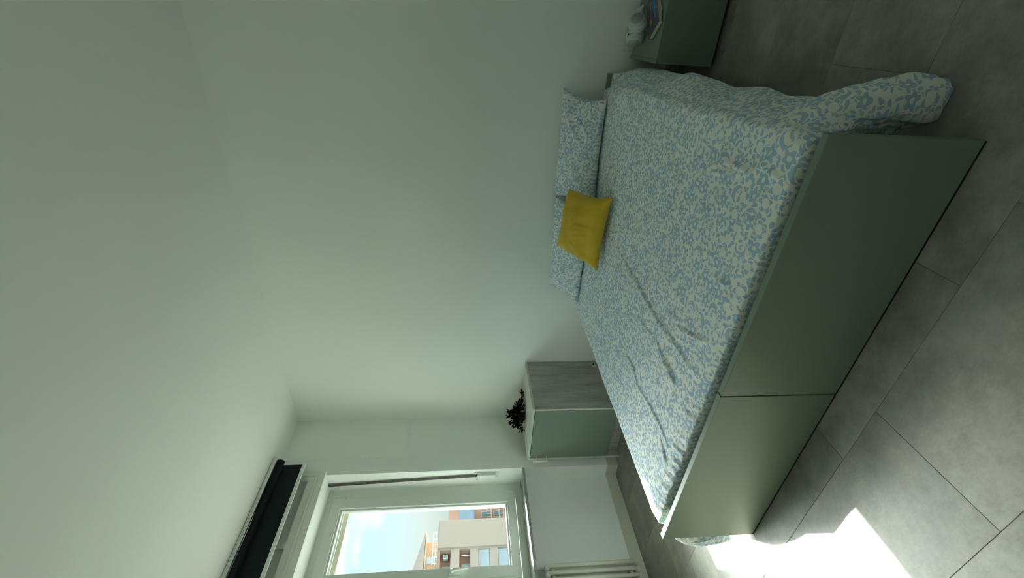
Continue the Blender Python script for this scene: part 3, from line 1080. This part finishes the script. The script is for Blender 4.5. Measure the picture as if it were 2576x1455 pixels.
box('back_panel', (0.019, D_ - 0.005, 0.0), (W_ - 0.019, D_, CZ - 0.02), M['wood'], cab)
dr = box('door', (0.021, -0.002, 0.102), (W_ - 0.021, 0.017, CZ - 0.022), M['green'], cab, bevel=0.001)
bm = bmesh.new()
add_box(bm, (-0.002, -0.036, 0.588), (0.012, -0.027, 0.721), 0.001, 1)
add_tube(bm, [(0.034, -0.002, 0.611), (0.034, -0.030, 0.611), (0.006, -0.032, 0.611)], 0.0035, 8)
add_tube(bm, [(0.034, -0.002, 0.694), (0.034, -0.030, 0.694), (0.006, -0.032, 0.694)], 0.0035, 8)
hd = obj('handle', bm, M['chrome'], dr)
hd.location = (0.012, 0, 0)
pl = box('plinth', (0.019, 0.06, 0.0), (W_ - 0.019, 0.076, 0.099), M['wood'], cab)
bm = bmesh.new()
for a, b in (((0.16, 0.0575, 0.048), (0.50, 0.0598, 0.053)), ((0.16, 0.0575, 0.048), (0.166, 0.0598, 0.09))):
    add_box(bm, a, b)
obj('plinth_trim', bm, M['wood_edge'], pl)
sk = box('cable_cap', (W_ - 0.003, 0.462, 0.168), (W_ + 0.001, 0.512, 0.196), M['white_pvc'], cab)
box('cap_opening', (W_ + 0.0011, 0.478, 0.175), (W_ + 0.0016, 0.500, 0.190), M['black'], sk)

# ------------------------------------------------------------------ plant on the cabinet
plant = thing('potted_plant', 'small dark leafy plant on the wooden bedside cabinet', 'plant', (-2.845, 2.60, CZ))
lathe('pot', [(0.0, 0.0), (0.030, 0.0), (0.040, 0.055), (0.036, 0.055), (0.034, 0.045), (0.0, 0.045)], (0, 0, 0.0005), (0, 0, 1), M['black'], plant, 20)
r_ = random.Random(21)
stems, leaves = bmesh.new(), bmesh.new()


def add_leaf(bm, p, d, ln, wd):
    d = Vector(d).normalized()
    side = d.cross(Vector((0, 0, 1)))
    if side.length < 0.1:
        side = Vector((1, 0, 0))
    side.normalize()
    q = r_.uniform(-0.9, 0.9)
    nrm = d.cross(side)
    side = side * math.cos(q) + nrm * math.sin(q)
    nrm = d.cross(side)
    p = Vector(p)
    a = bm.verts.new(p)
    b = bm.verts.new(p + d * ln * 0.45 + side * wd + nrm * wd * 0.3)
    c = bm.verts.new(p + d * ln * 0.45 - side * wd + nrm * wd * 0.3)
    m = bm.verts.new(p + d * ln * 0.5)
    e = bm.verts.new(p + d * ln)
    for f in ((a, b, m), (a, m, c), (b, e, m), (m, e, c)):
        bm.faces.new(f)


for k in range(72):
    an = r_.uniform(0, 6.283)
    el = r_.uniform(-0.05, 1.25)
    ln = r_.uniform(0.05, 0.105)
    d = Vector((math.cos(an) * math.cos(el), math.sin(an) * math.cos(el) * 0.8, math.sin(el)))
    p0 = Vector((0.012 * math.cos(an), 0.012 * math.sin(an), 0.045))
    pts = []
    for i in range(5):
        f = i / 4
        q = p0 + d * ln * f * (1.15 if abs(el) < 0.6 else 1.0) + Vector((0, 0, -0.035 * f * f * math.cos(el)))
        q.z = max(q.z, 0.006)
        pts.append(q)
    add_tube(stems, pts, 0.0012, 5)
    for i in range(1, 5):
        for s in range(3 if i < 4 else 4):
            dd = (pts[i] - pts[i - 1]).normalized() + Vector((r_.uniform(-1, 1), r_.uniform(-1, 1), r_.uniform(-0.5, 0.9))) * 0.9
            qq = Vector(pts[i])
            tip = qq + dd.normalized() * 0.026
            if tip.z < 0.004:
                dd.z = abs(dd.z)
            add_leaf(leaves, qq, dd, r_.uniform(0.024, 0.040), r_.uniform(0.007, 0.012))
# one spray creeping along the cabinet top towards the bed
for k in range(5):
    pts = [Vector((0.03 + 0.17 * f, 0.02 + 0.05 * f + 0.012 * (k - 2), 0.05 * (1 - f) ** 1.5 + 0.012 + 0.008 * (k % 3))) for f in (0, 0.25, 0.5, 0.75, 1.0)]
    add_tube(stems, pts, 0.0012, 5)
    for q in pts[1:]:
        for s in range(4):
            add_leaf(leaves, q, Vector((r_.uniform(-0.4, 1), r_.uniform(-1, 1), r_.uniform(0.0, 0.9))), r_.uniform(0.022, 0.034), r_.uniform(0.007, 0.010))
for v_ in list(leaves.verts) + list(stems.verts):
    v_.co.z = max(v_.co.z, 0.003)
obj('stem', stems, M['leaf'], plant, smooth=True)['kind'] = 'stuff'
obj('foliage', leaves, M['leaf'], plant)['kind'] = 'stuff'

# ------------------------------------------------------------------ nightstand
NX0, NX1, NF, NB, NZ = -0.138, 0.372, 2.398, 2.832, 0.312
ns = thing('nightstand', 'sage green low nightstand beside the bed', 'nightstand', (NX0, NF, 0))
W_, D_ = NX1 - NX0, NB - 0.016 - NF
box('front_panel', (0, 0, 0.022), (W_, 0.018, NZ), M['green'], ns, bevel=0.001, seg=1)
box('side_panel', (0, 0.020, 0.022), (0.018, D_, NZ - 0.001), M['green'], ns, bevel=0.001, seg=1)
box('side_panel', (W_ - 0.018, 0.020, 0.022), (W_, D_, NZ - 0.001), M['green'], ns, bevel=0.001, seg=1)
box('top_panel', (0.019, 0.019, NZ - 0.020), (W_ - 0.019, D_ - 0.034, NZ - 0.002), M['green'], ns)
box('back_panel', (0.019, D_ - 0.016, 0.022), (W_ - 0.019, D_, NZ - 0.008), M['green'], ns)
box('bottom_panel', (0.019, 0.019, 0.024), (W_ - 0.019, D_ - 0.018, 0.040), M['green'], ns)
for x in (0.05, W_ - 0.05):
    for y in (0.06, D_ - 0.06):
        lathe('glide', [(0, 0), (0.012, 0), (0.012, 0.022), (0, 0.022)], (x, y, 0), (0, 0, 1), M['black'], ns, 14)
NT_Z = NZ - 0.002

# ------------------------------------------------------------------ book
bk_a = math.atan2(0.106, 0.162)
bk = thing('book', 'paperback with dark purple cover and blue drawing on the nightstand', 'book', (0.0, 0.0, 0.0))
BWD, BLN, BTH = 0.122, 0.195, 0.020
bk.location = (0.042, 2.412, NZ + 0.0004)
# local x along the short front edge (towards the bed), local y along the long edge
ex = Vector((-0.079, 0.093, 0)).normalized()
ey = Vector((0.162, 0.106, 0)).normalized()
bk.rotation_euler = (0, 0, math.atan2(ex.y, ex.x))
sgn = 1.0 if ex.cross(ey).z > 0 else -1.0


def bx_(x0, y0, x1, y1, z0, z1):
    return (x0, sgn * y0, z0), (x1, sgn * y1, z1)


a, b = bx_(0.002, 0.002, BWD - 0.001, BLN - 0.002, 0.0012, BTH - 0.001)
box('page_block', a, b, M['paper'], bk)
M['cover'] = plain('dark_purple_cover', (0.055, 0.040, 0.060), 0.35, 0.5, var=0.1, scale=12)
M['ink_blue'] = plain('blue_print', (0.02, 0.22, 0.55), 0.4, 0.4, var=0.1, scale=50)
M['ink_yellow'] = plain('yellow_print', (0.48, 0.42, 0.05), 0.4, 0.4, var=0.1, scale=50)
M['ink_red'] = plain('red_print', (0.40, 0.05, 0.05), 0.4, 0.4, var=0.1, scale=50)
M['ink_pale'] = plain('pale_blue_print', (0.25, 0.38, 0.60), 0.4, 0.4, var=0.1, scale=50)
a, b = bx_(0, 0, BWD, BLN, BTH - 0.001, BTH)
cov = box('cover', a, b, M['cover'], bk)
a, b = bx_(0, 0, BWD, BLN, 0.0, 0.0012)
box('back_cover', a, b, M['cover'], bk)
a, b = bx_(BWD, 0, BWD + 0.001, BLN, 0.0, BTH)
box('spine', a, b, M['cover'], bk)


def print_poly(pts, mat, name):
    z0, z1 = BTH, BTH + 0.00025
    vs = [(x, sgn * y, z0) for x, y in pts] + [(x, sgn * y, z1) for x, y in pts]
    n = len(pts)
    fs = [tuple(range(n, 2 * n))] + [(i, (i + 1) % n, n + (i + 1) % n, n + i) for i in range(n)]
    return mobj(name, vs, fs, mat, cov, smooth=False)


print_poly([(0.030, 0.045), (0.040, 0.060), (0.046, 0.085), (0.050, 0.120), (0.044, 0.150), (0.036, 0.185), (0.018, 0.185), (0.016, 0.150), (0.026, 0.120), (0.020, 0.098), (0.032, 0.085), (0.026, 0.062)], M['ink_blue'], 'printed_figure')
print_poly([(0.074, 0.052), (0.092, 0.048), (0.096, 0.072), (0.078, 0.078)], M['ink_yellow'], 'printed_box')
print_poly([(0.078, 0.060), (0.090, 0.057), (0.0905, 0.060), (0.0785, 0.063)], M['cover'], 'printed_letters').location.z = 0.0003
print_poly([(0.080, 0.067), (0.092, 0.064), (0.0925, 0.067), (0.0805, 0.070)], M['cover'], 'printed_letters').location.z = 0.0003
print_poly([(0.074, 0.080), (0.092, 0.075), (0.078, 0.098), (0.064, 0.106)], M['ink_red'], 'printed_patch')
print_poly([(0.074, 0.112), (0.077, 0.112), (0.074, 0.180), (0.071, 0.180)], M['ink_pale'], 'printed_line')
for cx, cy in ((0.014, 0.092), (0.060, 0.150), (0.084, 0.165), (0.104, 0.012)):
    s = 0.006 if cx < 0.1 else 0.003
    pts = []
    for k in range(10):
        q = math.pi * k / 5
        rr = s if k % 2 == 0 else s * 0.42
        pts.append((cx + rr * math.cos(q), cy + rr * 1.3 * math.sin(q)))
    print_poly(pts, M['ink_yellow'] if cx < 0.1 else M['paper'], 'printed_star')

# ------------------------------------------------------------------ headphones
hp = thing('headphones', 'white over-ear headphones on the nightstand', 'headphones', (0.024, 2.668, NT_Z))


def cup(o, d, name):
    o, d = Vector(o), Vector(d).normalized()
    k = 1.16
    c = lathe(name, [(0.0, 0.046 * k), (0.028 * k, 0.046 * k), (0.0285 * k, 0.0445 * k), (0.031 * k, 0.0445 * k), (0.033 * k, 0.043 * k), (0.0345 * k, 0.038 * k),
                     (0.0345 * k, 0.031 * k), (0.036 * k, 0.030 * k), (0.039 * k, 0.027 * k), (0.040 * k, 0.022 * k), (0.040 * k, 0.018 * k)], o, d, M['phones'], hp, 40)
    lathe('ear_pad', [(0.039 * k, 0.0185 * k), (0.0375 * k, 0.017 * k), (0.0405 * k, 0.015 * k), (0.041 * k, 0.006 * k), (0.036 * k, -0.002 * k), (0.028 * k, -0.003 * k), (0.022 * k, 0.002 * k), (0.0, 0.004 * k)], o, d, M['phones'], c, 40)
    lathe('cap_disc', [(0.0, 0.0468 * k), (0.0275 * k, 0.0468 * k), (0.0275 * k, 0.0455 * k)], o, d, M['phones_dark'], c, 40)
    return c


d1 = Vector((0.64, -0.62, 0.44)).normalized()
o1 = Vector((-0.006, -0.030, 0.045))
c1 = cup(o1, d1, 'ear_cup')
q_ = o1 + d1 * 0.0546 + Vector((0.012, 0.0, 0.012))
lathe('port', [(0, 0), (0.0022, 0), (0.0022, 0.0008), (0, 0.0008)], q_ - d1 * 0.002, d1, M['black'], c1, 10)
d2_ = Vector((-0.72, -0.42, 0.12)).normalized()
o2 = Vector((-0.038, -0.012, 0.048))
c2 = cup(o2, d2_, 'ear_cup')
band = []
for k in range(25):
    a = math.pi * (k / 24.0)
    band.append((0.010 + 0.080 * math.cos(a), 0.050 + 0.034 * math.sin(a) - 0.03, 0.014 + 0.016 * math.sin(a)))
bm = bmesh.new()
add_tube(bm, band, [0.006 + 0.005 * math.sin(math.pi * k / 24) for k in range(25)], 10)
obj('headband', bm, M['phones'], hp, smooth=True)
bm = bmesh.new()
add_tube(bm, [(0.090, 0.02, 0.014), (0.070, -0.005, 0.030), (0.030, -0.040, 0.045)], [0.006, 0.0055, 0.006], 10)
obj('yoke', bm, M['phones'], hp, smooth=True)
bm = bmesh.new()
add_tube(bm, [(-0.070, 0.02, 0.014), (-0.066, 0.000, 0.030), (-0.055, -0.015, 0.045)], [0.006, 0.0055, 0.006], 10)
obj('yoke', bm, M['phones'], hp, smooth=True)
bm = bmesh.new()
pa = o2 + d2_ * 0.027
tan = d2_.cross(Vector((0, 0, 1))).normalized()
upv = tan.cross(d2_)
for ang, ln in ((math.radians(-62), 0.004), (math.radians(-38), 0.0025)):
    c_ = pa + (tan * math.cos(ang) * -1 + upv * math.sin(ang) * -1) * 0.0465
    add_box(bm, c_ - Vector((ln, ln, 0.002)), c_ + Vector((ln, ln, 0.002)))
obj('port', bm, M['black'], c2)

# ------------------------------------------------------------------ wall outlet above the nightstand
ou = thing('wall_outlet', 'pale wall outlet plate just above the nightstand', 'outlet', (-0.045, YB, 0.315))
box('plate', (-0.060, -0.006, -0.040), (0.060, 0.0, 0.043), M['white_pvc'], ou, bevel=0.004)
for k in (-1, 0, 1):
    mo = box('module', (k * 0.024 - 0.0105, -0.0075, -0.022), (k * 0.024 + 0.0105, -0.006, 0.024), M['white_pvc'], ou, bevel=0.001)
    for z in (-0.012, 0.001, 0.014):
        lathe('socket_hole', [(0, 0), (0.0024, 0), (0.0024, 0.0006), (0, 0.0006)], (k * 0.024, -0.0075, z), (0, -1, 0), M['black'], mo, 10)

# ------------------------------------------------------------------ outside
tag(box('ground', (-160, -60, -14.3), (-6, 120, -14.0), M['ground']), 'street level far below the window', kind='structure')
KS = 2.8


def far(x25, y25, z25):
    return (x25 * KS, y25 * KS, CAM_H + (z25 - CAM_H) * KS)


bd = thing('apartment_building', 'pale apartment block with recessed windows seen through the window', 'building', far(-25, 13.5, -4.0))
bo = Vector(bd.location)


def fb(name, a, b, mat, parent=bd, bevel=0.0):
    a, b = Vector(far(*a)) - bo, Vector(far(*b)) - bo
    if parent is not bd:
        a, b = a, b
    return box(name, a, b, mat, parent, bevel)


# blank projecting wall
fb('blank_wall', (-27.5, 13.52, -4.2), (-24.9, 15.08, 2.87), M['facade'])
# windowed wall, built as piers and spandrels around the openings
zs = [(2.15, 2.74), (1.08, 1.67), (0.01, 0.64), (-1.02, -0.43), (-2.1, -1.5)]
y_in, y_out = 12.15, 13.44
fb('pier', (-25.6, 13.44, -4.2), (-25.0, 13.52, 2.87), M['facade'])
fb('pier', (-25.6, 11.6, -4.2), (-25.0, y_in, 2.87), M['facade'])
edges = [2.87] + [v_ for z0, z1 in zs for v_ in (z1, z0)] + [-4.2]
for k in range(0, len(edges), 2):
    fb('spandrel', (-25.6, y_in, edges[k + 1]), (-25.0, y_out, edges[k]), M['facade'])
fb('back_wall', (-27.5, 11.6, -4.2), (-25.62, 13.52, 2.80), M['facade_pink'])
for k, (z0, z1) in enumerate(zs):
    if k < 2:
        w = fb('window', (-25.60, y_in + 0.02, z0 + 0.02), (-25.50, 12.82 + 0.1 * k, z1 - (0.14 if k == 0 else 0.10)), M['metal_pale'])
        fb('pane', (-25.50, y_in + 0.05, z0 + 0.05), (-25.48, 12.79 + 0.1 * k, z1 - (0.17 if k == 0 else 0.13)), M['pane'], w)
    else:
        w = fb('window', (-25.20, y_in, z0), (-25.10, y_out, z1), M['metal_pale'])
        fb('pane', (-25.10, y_in + 0.02, z0 + 0.03), (-25.08, y_out - 0.03, z1 - 0.03), M['pane'], w)
fb('awning_pole', (-25.1, 13.13, 1.10), (-25.07, 13.16, 1.56), M['ac'])
acu = fb('air_conditioner', (-25.5, 13.12, 2.30), (-25.3, 13.36, 2.58), M['ac'], bevel=0.03)
lathe('fan_grille', [(0, 0), (0.22, 0), (0.22, 0.03), (0, 0.03)], Vector(far(-25.3, 13.24, 2.44)) - bo, (1, 0, 0), M['metal_pale'], acu, 20)
fb('roof_edge', (-25.7, 11.6, 2.87), (-24.88, 15.09, 2.90), M['metal_pale'])
# side wing with balconies, set back to the right
fb('side_wing', (-28.5, 15.10, -4.2), (-26.4, 17.8, 2.40), M['facade_pink'])
K2 = 26.4 / 25.0
for z0, z1 in ((-0.95, -0.30), (-0.20, 0.45)):
    w = fb('window', (-26.42, 16.05, z0 + 0.06), (-26.36, 16.42, z1 - 0.06), M['metal_pale'])
    fb('pane', (-26.36, 16.09, z0 + 0.10), (-26.34, 16.38, z1 - 0.10), M['pane_dark'], w)
    fb('balcony_slab', (-26.4, 15.12, z0 - 0.06), (-25.9, 16.7, z0), M['facade'])
    r0 = fb('balcony_rail', (-25.92, 15.12, z0 + 0.24), (-25.90, 16.7, z0 + 0.27), M['metal_pale'])
    for q in range(8):
        fb('rail_post', (-25.92, 15.14 + 0.21 * q, z0), (-25.90, 15.16 + 0.21 * q, z0 + 0.24), M['metal_pale'], r0)
# grey awning on the wing
vs = [Vector(far(*p)) - bo for p in ((-26.38, 15.2, 1.75), (-26.38, 16.5, 1.75), (-25.8, 16.5, 0.85), (-25.8, 15.2, 0.85),
                                      (-26.38, 15.2, 1.70), (-26.38, 16.5, 1.70), (-25.8, 16.5, 0.80), (-25.8, 15.2, 0.80))]
mobj('awning', vs, [(0, 1, 2, 3), (7, 6, 5, 4), (0, 4, 5, 1), (1, 5, 6, 2), (2, 6, 7, 3), (3, 7, 4, 0)], M['pane_dark'], bd, smooth=False)
fb('awning_arm', (-25.84, 15.16, 0.78), (-25.78, 15.20, 1.95), M['ac'])
# penthouse with a tiled roof, set back behind the parapet
ph = thing('penthouse', 'orange rooftop dwelling with brown sloping roof behind the parapet', 'building', far(-27.6, 13.5, 2.81))
bo = Vector(ph.location)


def fp(name, a, b, mat, parent=ph, bevel=0.0):
    return box(name, Vector(far(*a)) - bo, Vector(far(*b)) - bo, mat, parent, bevel)


kp = 27.6 / 25.0


def pz(z):
    return CAM_H + (z - CAM_H) * kp


fp('wall', (-29.5, 10.0, 2.81), (-27.6, 13.88 * kp, pz(3.46)), M['facade_orange'])
fp('eave_beam', (-29.5, 10.0, pz(3.46)), (-27.5, 14.42 * kp, pz(3.54)), M['metal_pale'])
vs = [Vector(far(*p)) - bo for p in ((-27.4, 14.45 * kp, pz(3.56)), (-27.4, 9.0 * kp, pz(3.56)), (-28.4, 9.0 * kp, pz(5.22)), (-28.4, 14.0 * kp, pz(3.74)),
                                      (-29.6, 14.45 * kp, pz(3.56)), (-29.6, 9.0 * kp, pz(3.56)))]
mobj('roof', vs, [(0, 3, 2, 1), (4, 5, 2, 3), (0, 4, 3), (1, 2, 5), (0, 1, 5, 4)], M['roof'], ph, smooth=False)
wdw = fp('window', (-27.62, 12.72 * kp, pz(2.98)), (-27.56, 13.10 * kp, pz(3.42)), M['metal_pale'])
fp('pane', (-27.56, 12.75 * kp, pz(3.0)), (-27.54, 13.07 * kp, pz(3.40)), M['pane'], wdw)
rl = fp('roof_rail', (-25.6, 13.0, 3.16), (-25.57, 14.8, 3.19), M['metal_pale'])
for q in range(6):
    fp('rail_post', (-25.6, 13.05 + 0.34 * q, 2.905), (-25.57, 13.08 + 0.34 * q, 3.16), M['metal_pale'], rl)
fp('rail_bar', (-25.6, 13.0, 3.02), (-25.57, 14.8, 3.04), M['metal_pale'], rl)
